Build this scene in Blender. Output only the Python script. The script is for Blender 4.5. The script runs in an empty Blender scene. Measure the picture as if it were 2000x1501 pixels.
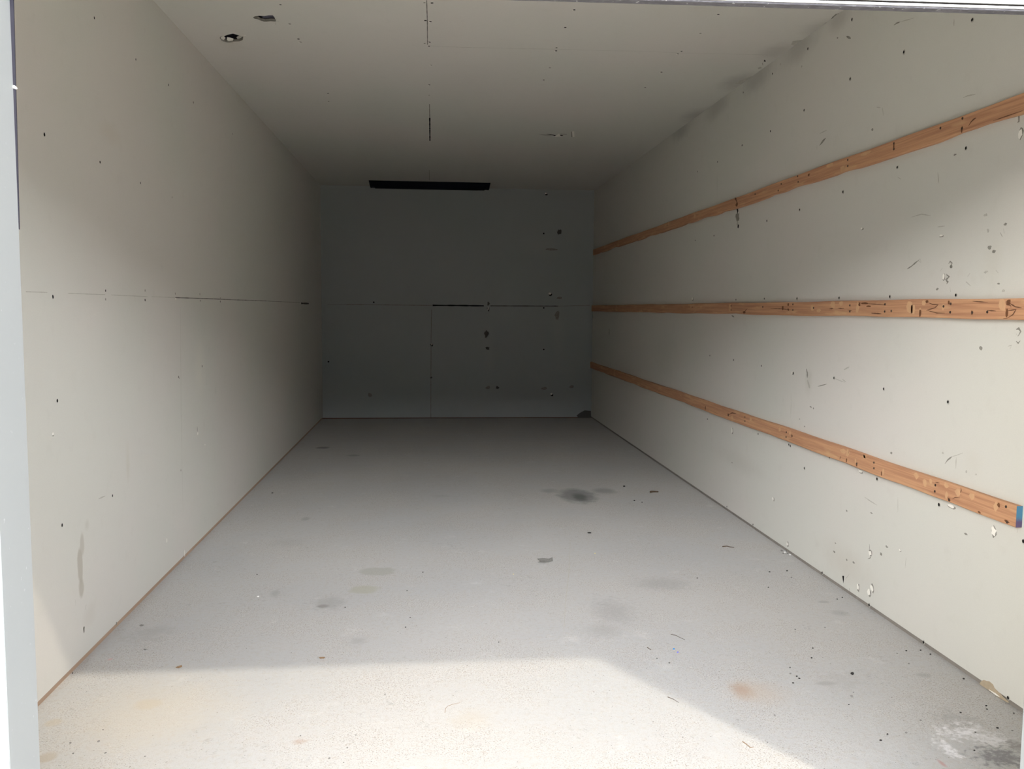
import bpy, bmesh, math, random
import numpy as np
from mathutils import Vector, Matrix, Quaternion
from mathutils.geometry import delaunay_2d_cdt

random.seed(7)
scene = bpy.context.scene
C = scene.collection

# ------------------------------------------------------------------ camera
YAW, PITCH, ROLL, FPX = 0.0909, -0.0851, 0.0072, 1730.94
CAM = Vector((1.1765, 0.0, 1.2048))
W, H, D = 2.95, 2.4995, 9.7066          # room width, height, y of the back wall
Y0 = 1.80                               # inner face of the front wall / door line
cy_, sy_, cp_, sp_ = math.cos(YAW), math.sin(YAW), math.cos(PITCH), math.sin(PITCH)
FWD = Vector((sy_ * cp_, cy_ * cp_, sp_))
_r = Vector((cy_, -sy_, 0.0))
_u = _r.cross(FWD)
RIGHT = _r * math.cos(ROLL) + _u * math.sin(ROLL)
UP = _u * math.cos(ROLL) - _r * math.sin(ROLL)
cam_data = bpy.data.cameras.new('camera')
cam_data.sensor_width = 36.0
cam_data.lens = FPX * 36.0 / 2000.0
cam_data.clip_start = 0.05
cam = bpy.data.objects.new('camera', cam_data)
cam.matrix_world = Matrix(((RIGHT.x, UP.x, -FWD.x, CAM.x),
                           (RIGHT.y, UP.y, -FWD.y, CAM.y),
                           (RIGHT.z, UP.z, -FWD.z, CAM.z),
                           (0, 0, 0, 1)))
C.objects.link(cam)
scene.camera = cam

# ------------------------------------------------------------------ light
SUN_DIR = Vector((-0.361, 0.643, -1.0)).normalized()   # hazy sun from behind on the right
SUN_STRENGTH, SKY_STRENGTH, EXPOSURE = 1.50, 1.02, 0.30
SKY_HAZE, SKY_OVER = (3.4, 3.5, 3.7, 1), (0.3, 0.3, 0.3, 1)
SKY_SIDE_FILL, SKY_FILL = (9.0, 8.5, 7.6, 1), (26.0, 26.0, 26.5, 1)
world = bpy.data.worlds.new('hazy_sky')
scene.world = world
world.use_nodes = True
wn, wl = world.node_tree.nodes, world.node_tree.links
wn.clear()
w_out = wn.new('ShaderNodeOutputWorld')
w_bg = wn.new('ShaderNodeBackground')
w_sky = wn.new('ShaderNodeTexSky')
w_sky.sky_type = 'NISHITA'
w_sky.sun_disc = False
w_sky.sun_elevation = math.radians(53.6)
w_sky.sun_rotation = math.atan2(0.361, -0.643)
w_sky.air_density, w_sky.dust_density = 1.0, 3.0
def w_node(kind, **kw):
    n_ = wn.new(kind)
    for k_, v_ in kw.items(): setattr(n_, k_, v_)
    return n_


def w_range(src, a, b, lo, hi):
    r_ = w_node('ShaderNodeMapRange', interpolation_type='SMOOTHSTEP')
    for k_, v_ in zip(('From Min', 'From Max', 'To Min', 'To Max'), (a, b, lo, hi)): r_.inputs[k_].default_value = v_
    wl.new(src, r_.inputs['Value'])
    return r_.outputs[0]


def w_mixc(fac, a, b):
    m_ = w_node('ShaderNodeMix', data_type='RGBA')
    for sock, v_ in ((m_.inputs[0], fac), (m_.inputs[6], a), (m_.inputs[7], b)):
        if isinstance(v_, (float, tuple)): sock.default_value = v_
        else: wl.new(v_, sock)
    return m_.outputs[2]


# hazy sky: added fill lobes over the drive and warm at left, dimmed overhead
w_tc = w_node('ShaderNodeTexCoord')
w_sep = w_node('ShaderNodeSeparateXYZ')
wl.new(w_tc.outputs['Generated'], w_sep.inputs[0])


def w_lobe(direction, a, b):
    d_ = w_node('ShaderNodeVectorMath', operation='DOT_PRODUCT')
    wl.new(w_tc.outputs['Generated'], d_.inputs[0])
    d_.inputs[1].default_value = Vector(direction).normalized()
    return w_range(d_.outputs['Value'], a, b, 0.0, 1.0)


over = w_range(w_sep.outputs[2], 0.34, 0.66, 0.0, 1.0)
haze = w_mixc(w_lobe((-0.85, -0.50, 0.25), 0.55, 1.0), SKY_HAZE, SKY_SIDE_FILL)
haze = w_mixc(w_lobe((-0.06, -0.93, 0.33), 0.70, 1.0), haze, SKY_FILL)
haze = w_mixc(over, haze, SKY_OVER)
final = w_mixc(0.9, w_sky.outputs[0], haze)
wl.new(final, w_bg.inputs[0])
w_bg.inputs[1].default_value = SKY_STRENGTH
wl.new(w_bg.outputs[0], w_out.inputs[0])

sun_data = bpy.data.lights.new('sun', 'SUN')
sun_data.energy = SUN_STRENGTH
sun_data.angle = math.radians(1.6)
sun_data.color = (1.0, 0.91, 0.76)
sun = bpy.data.objects.new('sun', sun_data)
sun.rotation_mode = 'QUATERNION'
sun.rotation_quaternion = SUN_DIR.to_track_quat('-Z', 'Y')
sun.location = (4, -4, 8)
C.objects.link(sun)

vs = scene.view_settings
scene.display_settings.display_device = 'sRGB'
vs.view_transform = 'Standard'
vs.look = 'None'
vs.exposure = EXPOSURE
vs.gamma = 1.0
vs.use_curve_mapping = False
scene.cycles.max_bounces = 14
scene.cycles.diffuse_bounces = 10
scene.cycles.sample_clamp_indirect = 6.0

# ------------------------------------------------------------------ helpers
PLANES = {'L': (0, 0.0, (1, 0, 0)), 'R': (0, W, (-1, 0, 0)), 'B': (1, D, (0, -1, 0)),
          'C': (2, H, (0, 0, -1)), 'F': (2, 0.0, (0, 0, 1)), 'T': (0, W - 0.019, (-1, 0, 0))}


def at(pl, px, py):
    """The point of a wall, the floor or the ceiling that the photograph shows at (px, py)."""
    ax, val, _ = PLANES[pl]
    d = FWD + RIGHT * ((px - 1000.0) / FPX) + UP * ((750.5 - py) / FPX)
    t = (val - CAM[ax]) / d[ax]
    return CAM + d * t


def tag(o, label=None, cat=None, group=None, kind=None):
    if label: o['label'] = label
    if cat: o['category'] = cat
    if group: o['group'] = group
    if kind: o['kind'] = kind
    return o


def finish(name, bm, mats, parent=None, smooth=False, loc=None):
    me = bpy.data.meshes.new(name)
    bm.to_mesh(me)
    bm.free()
    for m in (mats if isinstance(mats, (list, tuple)) else [mats]):
        me.materials.append(m)
    if smooth:
        for p in me.polygons: p.use_smooth = True
    o = bpy.data.objects.new(name, me)
    C.objects.link(o)
    if loc is not None: o.location = loc
    if parent is not None: o.parent = parent
    return o


def empty(name, loc=(0, 0, 0)):
    o = bpy.data.objects.new(name, None)
    o.empty_display_size = 0.05
    o.location = loc
    C.objects.link(o)
    return o


def add_box(bm, x0, x1, y0, y1, z0, z1, mi=0):
    v = [bm.verts.new(p) for p in ((x0, y0, z0), (x1, y0, z0), (x1, y1, z0), (x0, y1, z0),
                                   (x0, y0, z1), (x1, y0, z1), (x1, y1, z1), (x0, y1, z1))]
    for idx in ((0, 3, 2, 1), (4, 5, 6, 7), (0, 1, 5, 4), (1, 2, 6, 5), (2, 3, 7, 6), (3, 0, 4, 7)):
        f = bm.faces.new([v[i] for i in idx])
        f.material_index = mi
    return v


def axes_of(pl):
    n = Vector(PLANES[pl][2])
    a = Vector((0, 1, 0)) if pl in 'LRT' else Vector((1, 0, 0))
    b = n.cross(a)
    return n, a, b


def poly(bm, pl, pts, mi, lift=0.0006):
    """A flat mark lying on a plane; pts are 3D points on it."""
    n, a, b = axes_of(pl)
    vs_ = [bm.verts.new(Vector(p) + n * lift) for p in pts]
    f = bm.faces.new(vs_)
    f.normal_update()
    if f.normal.dot(n) < 0: f.normal_flip()
    f.material_index = mi
    return f


def blob(bm, pl, px, py, ra, rb, mi, n=9, jit=0.15, lift=0.0006, rot=0.0):
    """An irregular round mark, radii in metres along the plane's two axes."""
    c = at(pl, px, py)
    _, a, b = axes_of(pl)
    pts = []
    for i in range(n):
        t = 2 * math.pi * i / n + rot
        k = 1 + random.uniform(-jit, jit)
        pts.append(c + a * (ra * k * math.cos(t)) + b * (rb * k * math.sin(t)))
    return poly(bm, pl, pts, mi, lift)


def ppoly(bm, pl, pix, mi, lift=0.0006):
    return poly(bm, pl, [at(pl, *p) for p in pix], mi, lift)


def stroke(bm, pl, pix, w, mi, lift=0.0006, taper=True, jit=0.25, step=0.03):
    """A scratch or joint line of width w along a run of points."""
    n, a, b = axes_of(pl)
    P = [at(pl, *p) for p in pix]
    pts = []
    for p, q in zip(P[:-1], P[1:]):
        k = max(1, min(60, int((q - p).length / step)))
        pts += [p.lerp(q, i / k) for i in range(k)]
    pts.append(P[-1])
    L, R = [], []
    for i, p in enumerate(pts):
        d = (pts[min(i + 1, len(pts) - 1)] - pts[max(i - 1, 0)]).normalized()
        s = n.cross(d)
        t = i / max(1, len(pts) - 1)
        ww = w * 0.5 * (1 + random.uniform(-jit, jit))
        if taper: ww *= 0.25 + 0.75 * math.sin(math.pi * min(max(t, 0.02), 0.98))
        L.append(bm.verts.new(p + s * ww + n * lift))
        R.append(bm.verts.new(p - s * ww + n * lift))
    for i in range(len(pts) - 1):
        f = bm.faces.new((L[i], R[i], R[i + 1], L[i + 1]))
        f.normal_update()
        if f.normal.dot(n) < 0: f.normal_flip()
        f.material_index = mi


# ------------------------------------------------------------------ materials
class Mat:
    def __init__(self, name, rough=0.8, spec=0.3, metal=0.0):
        self.m = bpy.data.materials.new(name)
        self.m.use_nodes = True
        self.n, self.l = self.m.node_tree.nodes, self.m.node_tree.links
        self.b = self.n['Principled BSDF']
        self.b.inputs['Roughness'].default_value = rough
        self.b.inputs['Metallic'].default_value = metal
        self.b.inputs['Specular IOR Level'].default_value = spec
        tc = self.n.new('ShaderNodeTexCoord')
        self.co = tc.outputs['Object']

    def mapping(self, scale=(1, 1, 1), loc=(0, 0, 0), rot=(0, 0, 0), kind='POINT', src=None):
        m = self.n.new('ShaderNodeMapping')
        m.vector_type = kind
        m.inputs['Location'].default_value = loc
        m.inputs['Rotation'].default_value = rot
        m.inputs['Scale'].default_value = scale
        self.l.new(src or self.co, m.inputs['Vector'])
        return m.outputs[0]

    def noise(self, scale, detail=3, rough=0.55, src=None, color=False, dist=0.0):
        t = self.n.new('ShaderNodeTexNoise')
        t.inputs['Scale'].default_value = scale
        t.inputs['Detail'].default_value = detail
        t.inputs['Roughness'].default_value = rough
        t.inputs['Distortion'].default_value = dist
        self.l.new(src or self.co, t.inputs['Vector'])
        return t.outputs['Color' if color else 'Fac']

    def voronoi(self, scale, src=None, out='Distance', rnd=1.0):
        t = self.n.new('ShaderNodeTexVoronoi')
        t.inputs['Scale'].default_value = scale
        t.inputs['Randomness'].default_value = rnd
        self.l.new(src or self.co, t.inputs['Vector'])
        return t.outputs[out]

    def ramp(self, src, a, b, lo=0.0, hi=1.0):
        r = self.n.new('ShaderNodeMapRange')
        r.interpolation_type = 'SMOOTHSTEP'
        r.inputs['From Min'].default_value = a
        r.inputs['From Max'].default_value = b
        r.inputs['To Min'].default_value = lo
        r.inputs['To Max'].default_value = hi
        self.l.new(src, r.inputs['Value'])
        return r.outputs[0]

    def math(self, op, a, b):
        m = self.n.new('ShaderNodeMath')
        m.operation = op
        for i, v in enumerate((a, b)):
            if isinstance(v, (int, float)): m.inputs[i].default_value = v
            else: self.l.new(v, m.inputs[i])
        return m.outputs[0]

    def mix(self, fac, a, b, mode='MIX'):
        x = self.n.new('ShaderNodeMix')
        x.data_type = 'RGBA'
        x.blend_type = mode
        for sock, v in ((x.inputs[0], fac), (x.inputs[6], a), (x.inputs[7], b)):
            if isinstance(v, (int, float)): sock.default_value = v
            elif isinstance(v, tuple): sock.default_value = (*v, 1) if len(v) == 3 else v
            else: self.l.new(v, sock)
        return x.outputs[2]

    def color(self, v):
        if isinstance(v, tuple): self.b.inputs['Base Color'].default_value = (*v, 1)
        else: self.l.new(v, self.b.inputs['Base Color'])

    def bump(self, h, strength=0.3, dist=0.002):
        b = self.n.new('ShaderNodeBump')
        b.inputs['Strength'].default_value = strength
        b.inputs['Distance'].default_value = dist
        self.l.new(h, b.inputs['Height'])
        self.l.new(b.outputs[0], self.b.inputs['Normal'])


def stain_list(M, base, pl, stains, warp=0.35, wscale=9.0):
    """Blend soft-edged stains of their own shape into a surface colour.
    stain: (px, py, width px, height px, colour, strength, softness)"""
    wn_ = M.noise(wscale, 4, 0.6, color=True)
    cen = M.n.new('ShaderNodeVectorMath'); cen.operation = 'SUBTRACT'
    M.l.new(wn_, cen.inputs[0]); cen.inputs[1].default_value = (0.5, 0.5, 0.5)
    for (px, py, wp, hp, col, stg, soft) in stains:
        c = at(pl, px, py)
        if pl == 'F':
            rx = (at(pl, px + wp / 2, py) - at(pl, px - wp / 2, py)).length / 2
            ry = (at(pl, px, py + hp / 2) - at(pl, px, py - hp / 2)).length / 2
            sc = (rx, ry, 1.0)
        elif pl == 'C':
            rx = (at(pl, px + wp / 2, py) - at(pl, px - wp / 2, py)).length / 2
            ry = (at(pl, px, py + hp / 2) - at(pl, px, py - hp / 2)).length / 2
            sc = (rx, ry, 1.0)
        elif pl == 'B':
            k = (c - CAM).dot(FWD) / FPX
            sc = (wp * k / 2, 1.0, hp * k / 2)
        else:
            ry = abs(at(pl, px + wp / 2, py).y - at(pl, px - wp / 2, py).y) / 2
            rz = abs(at(pl, px, py + hp / 2).z - at(pl, px, py - hp / 2).z) / 2
            sc = (1.0, ry, rz)
        v = M.mapping(scale=sc, loc=tuple(c), kind='TEXTURE')
        ad = M.n.new('ShaderNodeVectorMath'); ad.operation = 'MULTIPLY_ADD'
        M.l.new(cen.outputs[0], ad.inputs[0]); ad.inputs[1].default_value = (warp * 2,) * 3
        M.l.new(v, ad.inputs[2])
        ln = M.n.new('ShaderNodeVectorMath'); ln.operation = 'LENGTH'
        M.l.new(ad.outputs[0], ln.inputs[0])
        f = M.ramp(ln.outputs['Value'], 1.0 - soft, 1.0, stg, 0.0)
        base = M.mix(f, base, col)
    return base


def flat(name, col, rough=0.8, spec=0.3, metal=0.0, vary=0.0, scale=20):
    M = Mat(name, rough, spec, metal)
    if vary:
        n = M.noise(scale, 4, 0.6)
        M.color(M.mix(n, tuple(c * (1 - vary) for c in col), tuple(min(1, c * (1 + vary)) for c in col)))
    else:
        M.color(col)
    return M.m


BOARD = (0.640, 0.626, 0.585)


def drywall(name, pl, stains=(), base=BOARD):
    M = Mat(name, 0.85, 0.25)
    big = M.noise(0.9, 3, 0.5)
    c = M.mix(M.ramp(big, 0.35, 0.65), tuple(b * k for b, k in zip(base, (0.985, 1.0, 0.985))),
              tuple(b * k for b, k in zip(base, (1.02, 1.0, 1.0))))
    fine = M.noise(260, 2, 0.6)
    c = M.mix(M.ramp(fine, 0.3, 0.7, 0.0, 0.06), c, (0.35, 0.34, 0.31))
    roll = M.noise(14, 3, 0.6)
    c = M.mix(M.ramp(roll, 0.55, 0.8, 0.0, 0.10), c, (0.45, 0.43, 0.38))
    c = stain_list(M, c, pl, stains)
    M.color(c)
    M.bump(M.noise(180, 3, 0.6), 0.08, 0.002)
    return M.m


m_dark = flat('screw_hole_black', (0.012, 0.011, 0.010), 0.9, 0.1)
m_grey = flat('scuff_grey', (0.26, 0.25, 0.22), 0.9, 0.1, vary=0.5, scale=90)
m_faint = flat('scuff_faint', (0.47, 0.455, 0.41), 0.9, 0.1, vary=0.3, scale=60)
m_white = flat('bare_gypsum', (0.86, 0.84, 0.78), 0.9, 0.1, vary=0.08, scale=120)
m_tan = flat('torn_face_paper', (0.44, 0.36, 0.26), 0.9, 0.1, vary=0.2, scale=60)
m_seam = flat('open_joint', (0.10, 0.095, 0.085), 0.9, 0.1)
MARKS = [m_dark, m_grey, m_faint, m_white, m_tan, m_seam]
DK, GR, FT, WH, TN, SM = 1, 2, 3, 4, 5, 6

# sill plate wood, seen as the brown strip under the boards
M = Mat('sill_plate_wood', 0.85, 0.2)
g = M.noise(6, 4, 0.6, src=M.mapping(scale=(8, 0.6, 8)))
M.color(M.mix(g, (0.34, 0.23, 0.16), (0.52, 0.38, 0.28)))
m_sill = M.m
m_sill_grey = flat('weathered_sill', (0.26, 0.235, 0.21), 0.85, 0.2, vary=.3, scale=9)

# pine boards
M = Mat('reddish_pine', 0.7, 0.3)
g1 = M.noise(3.0, 5, 0.65, src=M.mapping(scale=(30, 0.7, 30)), dist=0.6)
g2 = M.noise(9.0, 3, 0.6, src=M.mapping(scale=(14, 0.35, 14)))
c = M.mix(M.ramp(g1, 0.3, 0.7), (0.44, 0.222, 0.125), (0.60, 0.335, 0.185))
c = M.mix(M.ramp(g2, 0.52, 0.72, 0, 0.5), c, (0.36, 0.175, 0.10))
blot = M.noise(3.2, 2, 0.5, src=M.mapping(scale=(3, 1.6, 8)))
c = M.mix(M.ramp(blot, 0.58, 0.72, 0, 0.6), c, (0.64, 0.40, 0.22))
M.color(c)
M.bump(g1, 0.15, 0.002)
m_pine = M.m
m_pale = flat('pale_sapwood', (0.61, 0.37, 0.21), 0.75, 0.2, vary=0.15, scale=40)
m_knot = flat('knot_brown', (0.17, 0.075, 0.035), 0.8, 0.2, vary=0.4, scale=120)
m_crack = flat('wood_crack', (0.15, 0.075, 0.045), 0.9, 0.1)
m_nail = flat('rusty_nail', (0.07, 0.045, 0.035), 0.6, 0.4, 0.5)
M = Mat('end_paint', 0.6, 0.3)
sep = M.n.new('ShaderNodeSeparateXYZ'); M.l.new(M.co, sep.inputs[0])
k = M.math('ADD', sep.outputs[2], M.math('MULTIPLY', M.noise(60, 3), 0.02))
M.color(M.mix(M.ramp(k, -0.006, 0.012), (0.115, 0.085, 0.17), (0.075, 0.225, 0.36)))
m_endpaint = M.m

# concrete floor
M = Mat('old_concrete', 0.85, 0.25)
base = (0.60, 0.585, 0.575)
n1 = M.noise(1.3, 5, 0.6)
n2 = M.noise(7.5, 5, 0.65)
n3 = M.noise(55, 4, 0.7)
c = M.mix(M.ramp(n1, 0.3, 0.7), (0.455, 0.46, 0.46), (0.505, 0.50, 0.485))
c = M.mix(M.ramp(n2, 0.50, 0.75, 0, 0.35), c, (0.50, 0.485, 0.465))
c = M.mix(M.ramp(n2, 0.42, 0.22, 0, 0.40), c, (0.70, 0.69, 0.67))
c = M.mix(M.ramp(n3, 0.45, 0.72, 0, 0.38), c, (0.42, 0.37, 0.31))
# worn patches show fine aggregate: tan and dark grains in clusters
clus = M.noise(2.6, 4, 0.65)
grain = M.noise(210, 2, 0.7)
grm = M.math('MULTIPLY', M.ramp(grain, 0.53, 0.66), M.ramp(clus, 0.40, 0.62, 0.12, 0.80))
c = M.mix(grm, c, (0.22, 0.18, 0.14))
lg = M.noise(150, 2, 0.7, src=M.mapping(loc=(3.1, 1.7, 0)))
c = M.mix(M.math('MULTIPLY', M.ramp(lg, 0.58, 0.70), M.ramp(clus, 0.40, 0.62, 0.1, 0.6)), c, (0.70, 0.67, 0.61))
scr = M.noise(38, 4, 0.75, dist=1.5)
scm = M.noise(3.3, 3, 0.6, src=M.mapping(loc=(7, 2, 0)))
c = M.mix(M.math('MULTIPLY', M.ramp(scr, 0.57, 0.66), M.ramp(scm, 0.45, 0.65, 0.0, 0.55)), c, (0.30, 0.29, 0.28))
sp = M.voronoi(95)
spc = M.noise(23, 2)
spm = M.math('MULTIPLY', M.ramp(sp, 0.16, 0.07), M.ramp(spc, 0.50, 0.62))
c = M.mix(spm, c, (0.12, 0.11, 0.10))
sp2 = M.voronoi(38, src=M.mapping(loc=(1.3, .4, 0)))
c = M.mix(M.math('MULTIPLY', M.ramp(sp2, 0.09, 0.05), M.ramp(M.noise(9, 2), 0.50, 0.60)), c, (0.14, 0.125, 0.11))
OIL, GRY, OLV, RST, TNS, LGT = (0.10, 0.105, 0.10), (0.33, 0.32, 0.31), (0.40, 0.39, 0.31), (0.36, 0.235, 0.16), (0.46, 0.39, 0.28), (0.80, 0.79, 0.80)
c = stain_list(M, c, 'F', [
    (1128, 968, 96, 36, (0.20, 0.205, 0.20), 0.80, 0.55), (1132, 970, 40, 20, OIL, 0.75, 0.7), (1180, 958, 60, 16, (0.24, 0.24, 0.235), 0.6, 0.7),
    (1072, 958, 50, 12, (0.26, 0.26, 0.26), 0.5, 0.8),
    (631, 874, 34, 5, OIL, 0.6, 0.5), (690, 889, 36, 5, OIL, 0.3, 0.6), (597, 1013, 22, 9, GRY, 0.6, 0.6),
    (738, 1115, 86, 18, (0.35, 0.345, 0.30), 0.55, 0.35), (712, 1151, 70, 20, OLV, 0.65, 0.45),
    (632, 1183, 34, 10, (0.16, 0.15, 0.13), 0.8, 0.7), (645, 1178, 80, 36, GRY, 0.4, 0.7), (537, 1158, 26, 18, GRY, 0.45, 0.8),
    (700, 1250, 44, 18, GRY, 0.35, 0.8), (1195, 1195, 110, 60, GRY, 0.35, 0.9), (1290, 1140, 150, 36, GRY, 0.35, 0.9), (1180, 1230, 90, 40, GRY, 0.30, 0.9),
    (288, 1375, 66, 28, TNS, 0.55, 0.5), (104, 1410, 44, 18, TNS, 0.45, 0.5), (92, 1478, 44, 24, (0.40, 0.34, 0.26), 0.6, 0.5),
    (585, 1448, 44, 14, RST, 0.45, 0.9), (920, 1405, 120, 60, TNS, 0.25, 0.9),
    (1450, 1348, 66, 50, RST, 0.70, 0.9), (1480, 1350, 150, 70, (0.48, 0.40, 0.32), 0.45, 0.9),
    (1612, 1334, 54, 10, GRY, 0.6, 0.6), (1640, 1196, 46, 14, GRY, 0.45, 0.7), (1610, 1175, 30, 6, GRY, 0.6, 0.6), (1804, 1318, 40, 12, GRY, 0.5, 0.7),
    (1985, 1455, 50, 24, (0.25, 0.235, 0.22), 0.5, 0.7), (1840, 1490, 14, 20, (0.45, 0.27, 0.25), 0.5, 0.8),
    (1840, 1490, 14, 20, (0.45, 0.27, 0.25), 0.5, 0.8), (300, 1390, 460, 200, (0.55, 0.50, 0.415), 0.45, 0.9),  # last: broad tan dust tint, with sunlit warmth and brightness painted in
    (860, 968, 60, 8, GRY, 0.25, 0.8), (560, 1060, 110, 26, GRY, 0.2, 0.9), (310, 1230, 90, 26, GRY, 0.25, 0.9),
    (215, 1287, 14, 6, (0.60, 0.36, 0.34), 0.6, 0.8)], warp=0.35, wscale=14)
c = stain_list(M, c, 'F', [
    (1880, 1428, 130, 34, LGT, 0.8, 0.9), (1940, 1444, 110, 26, LGT, 0.55, 0.9), (1850, 1462, 40, 54, LGT, 0.85, 0.9), (1955, 1478, 130, 50, (0.20, 0.195, 0.20), 0.8, 0.7),
    (1985, 1455, 50, 24, (0.25, 0.235, 0.22), 0.6, 0.8), (640, 1176, 90, 44, (0.36, 0.355, 0.34), 0.4, 0.9), (540, 1158, 40, 26, (0.36, 0.36, 0.35), 0.4, 0.9), (1200, 1190, 130, 70, (0.36, 0.355, 0.345), 0.4, 0.9),
    (1300, 1140, 150, 40, (0.36, 0.355, 0.345), 0.4, 0.9), (1170, 1232, 110, 40, (0.37, 0.365, 0.35), 0.4, 0.9), (1640, 1330, 130, 50, (0.40, 0.39, 0.375), 0.5, 0.9), (1860, 1400, 120, 40, (0.36, 0.35, 0.335), 0.6, 0.9),
    (290, 1240, 130, 44, (0.38, 0.375, 0.36), 0.5, 0.9), (695, 1252, 70, 30, (0.38, 0.37, 0.36), 0.4, 0.9)], warp=1.5, wscale=45)
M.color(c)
h = M.math('ADD', M.math('MULTIPLY', n3, 0.6), M.math('MULTIPLY', M.noise(300, 3, 0.7), 0.6))
h = M.math('SUBTRACT', h, M.math('MULTIPLY', spm, 0.8))
M.bump(h, 0.5, 0.0035)
m_conc = M.m

m_apron = flat('pale_concrete_apron', (0.68, 0.64, 0.57), 0.9, 0.2, vary=0.12, scale=3)
M = Mat('white_door_paint', 0.45, 0.4)
M.color(M.mix(M.ramp(M.noise(40, 3), 0.55, 0.8, 0, 0.25), (0.80, 0.82, 0.82), (0.6, 0.6, 0.58)))
m_white_metal = M.m
M = Mat('bluish_white_jamb_paint', 0.5, 0.4)
c = M.mix(M.noise(2.5, 4), (0.325, 0.352, 0.365), (0.36, 0.38, 0.385))
c = M.mix(M.ramp(M.noise(70, 2), 0.68, 0.78, 0, 0.5), c, (0.6, 0.62, 0.63))
M.color(c)
m_jamb = M.m
m_facade = flat('pale_facade_paint', (0.74, 0.755, 0.74), 0.6, 0.3, vary=0.05, scale=4)
M = Mat('grey_weather_rubber', 0.75, 0.3)
c = M.mix(M.ramp(M.noise(30, 4, 0.7, src=M.mapping(scale=(1.5, 6, 6))), 0.4, 0.7), (0.085, 0.083, 0.095), (0.15, 0.148, 0.16))
c = M.mix(M.ramp(M.noise(90, 2), 0.66, 0.74, 0, 0.8), c, (0.6, 0.6, 0.6))
M.color(c)
m_rubber = M.m
m_black_metal = flat('black_enamel', (0.004, 0.005, 0.010), 0.7, 0.1)
m_smoked = flat('smoked_lens', (0.003, 0.004, 0.008), 0.6, 0.1)
m_attic = flat('dark_roof_deck', (0.10, 0.085, 0.07), 0.9, 0.1, vary=0.3, scale=5)
m_insul = flat('grey_insulation', (0.20, 0.20, 0.27), 0.95, 0.05, vary=0.4, scale=60)

# ------------------------------------------------------------------ the setting
bm = bmesh.new()
add_box(bm, -0.15, W + 0.15, Y0 - 0.18, D + 0.15, -0.12, 0.0)
stroke(bm, 'F', [(1114, 1050), (1111, 1120), (1104, 1180), (1101, 1240)], 0.004, 1, taper=True)
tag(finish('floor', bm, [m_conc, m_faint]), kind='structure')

# left wall: boards with a taped joint, screws, a dark sweeping scuff
bm = bmesh.new()
add_box(bm, -0.15, 0, Y0, D, 0.021, H + 0.02)
for seg in ([(50, 569.5), (92, 570.6)], [(132, 572.6), (205, 575)], [(217, 575.6), (288, 579)]):
    stroke(bm, 'L', seg, 0.0022, FT, taper=False)
stroke(bm, 'L', [(296, 579), (342, 580.8)], 0.0022, FT, taper=False)
stroke(bm, 'L', [(342, 580.8), (430, 584), (520, 587.6)], 0.0034, SM, taper=False)
stroke(bm, 'L', [(520, 587.6), (586, 590.5)], 0.003, GR, taper=False)
stroke(bm, 'L', [(588, 592), (603, 592.6)], 0.014, SM, taper=False)
stroke(bm, 'L', [(586.5, 594), (585.5, 608)], 0.012, WH)
for p in [(184, 35), (265, 116), (377.6, 200), (329, 165.6), (454, 261.5), (86.5, 262.5), (195, 316.5), (274, 357), (336, 385),
          (103, 579), (206, 567.5), (206, 584), (283, 567), (283, 585.7), (342, 573), (390, 574), (391, 587), (430, 581.5), (430, 588.5),
          (111.6, 782), (348.6, 735.5), (394.5, 715), (353, 918), (219.5, 967.6), (121, 1025), (227, 1217.5), (141.5, 1315), (164, 1225)]:
    r = random.uniform(0.0045, 0.0062)
    blob(bm, 'L', *p, r, r * 1.05, GR if random.random() < 0.35 else DK)
for p, ra, rb in [((343, 583), .008, .006), ((103, 847.5), .006, .006), ((386, 846), .010, .007), ((325.5, 1055), .006, .010), ((360.5, 1080), .006, .018), ((400, 868), .008, .004)]:
    blob(bm, 'L', *p, ra, rb, WH)
for p, ra, rb in [((385, 838), .004, .014), ((103.5, 850.5), .005, .002), ((163.5, 1229), .006, .012), ((350, 738), .006, .003)]:
    blob(bm, 'L', *p, ra, rb, GR)
for s, w in [([(352, 600), (353, 760), (357, 1000)], .003), ([(402, 730), (403, 752)], .006), ([(421, 755), (421, 768)], .008), ([(147, 1170), (147, 1182)], .004),
             ([(168, 1180), (166, 1190)], .010), ([(192, 974), (205, 968)], .006)]:
    stroke(bm, 'L', s, w, FT)
SMR = (0.42, 0.39, 0.33)
m_left = drywall('board_left', 'L', [
    (160.5, 1062, 11, 60, SMR, 0.55, 0.5), (156.5, 1105, 12, 90, SMR, 0.75, 0.35), (158.5, 1148, 12, 46, SMR, 0.7, 0.5),
    (170, 1024, 12, 30, SMR, 0.25, 0.9), (460, 760, 160, 200, (0.60, 0.58, 0.52), 0.25, 0.95), (640, 300, 40, 60, SMR, 0.2, 0.9),
    (175, 1200, 40, 60, (0.55, 0.51, 0.45), 0.3, 0.9), (250, 905, 12, 110, (0.55, 0.52, 0.44), 0.35, 0.9),
    (390, 720, 30, 160, (0.72, 0.69, 0.61), 0.4, 0.95), (215, 260, 60, 60, (0.60, 0.53, 0.44), 0.25, 0.95), (470, 180, 40, 60, (0.52, 0.49, 0.43), 0.35, 0.9)])
tag(finish('wall_left', bm, [m_left] + MARKS), kind='structure')

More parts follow.
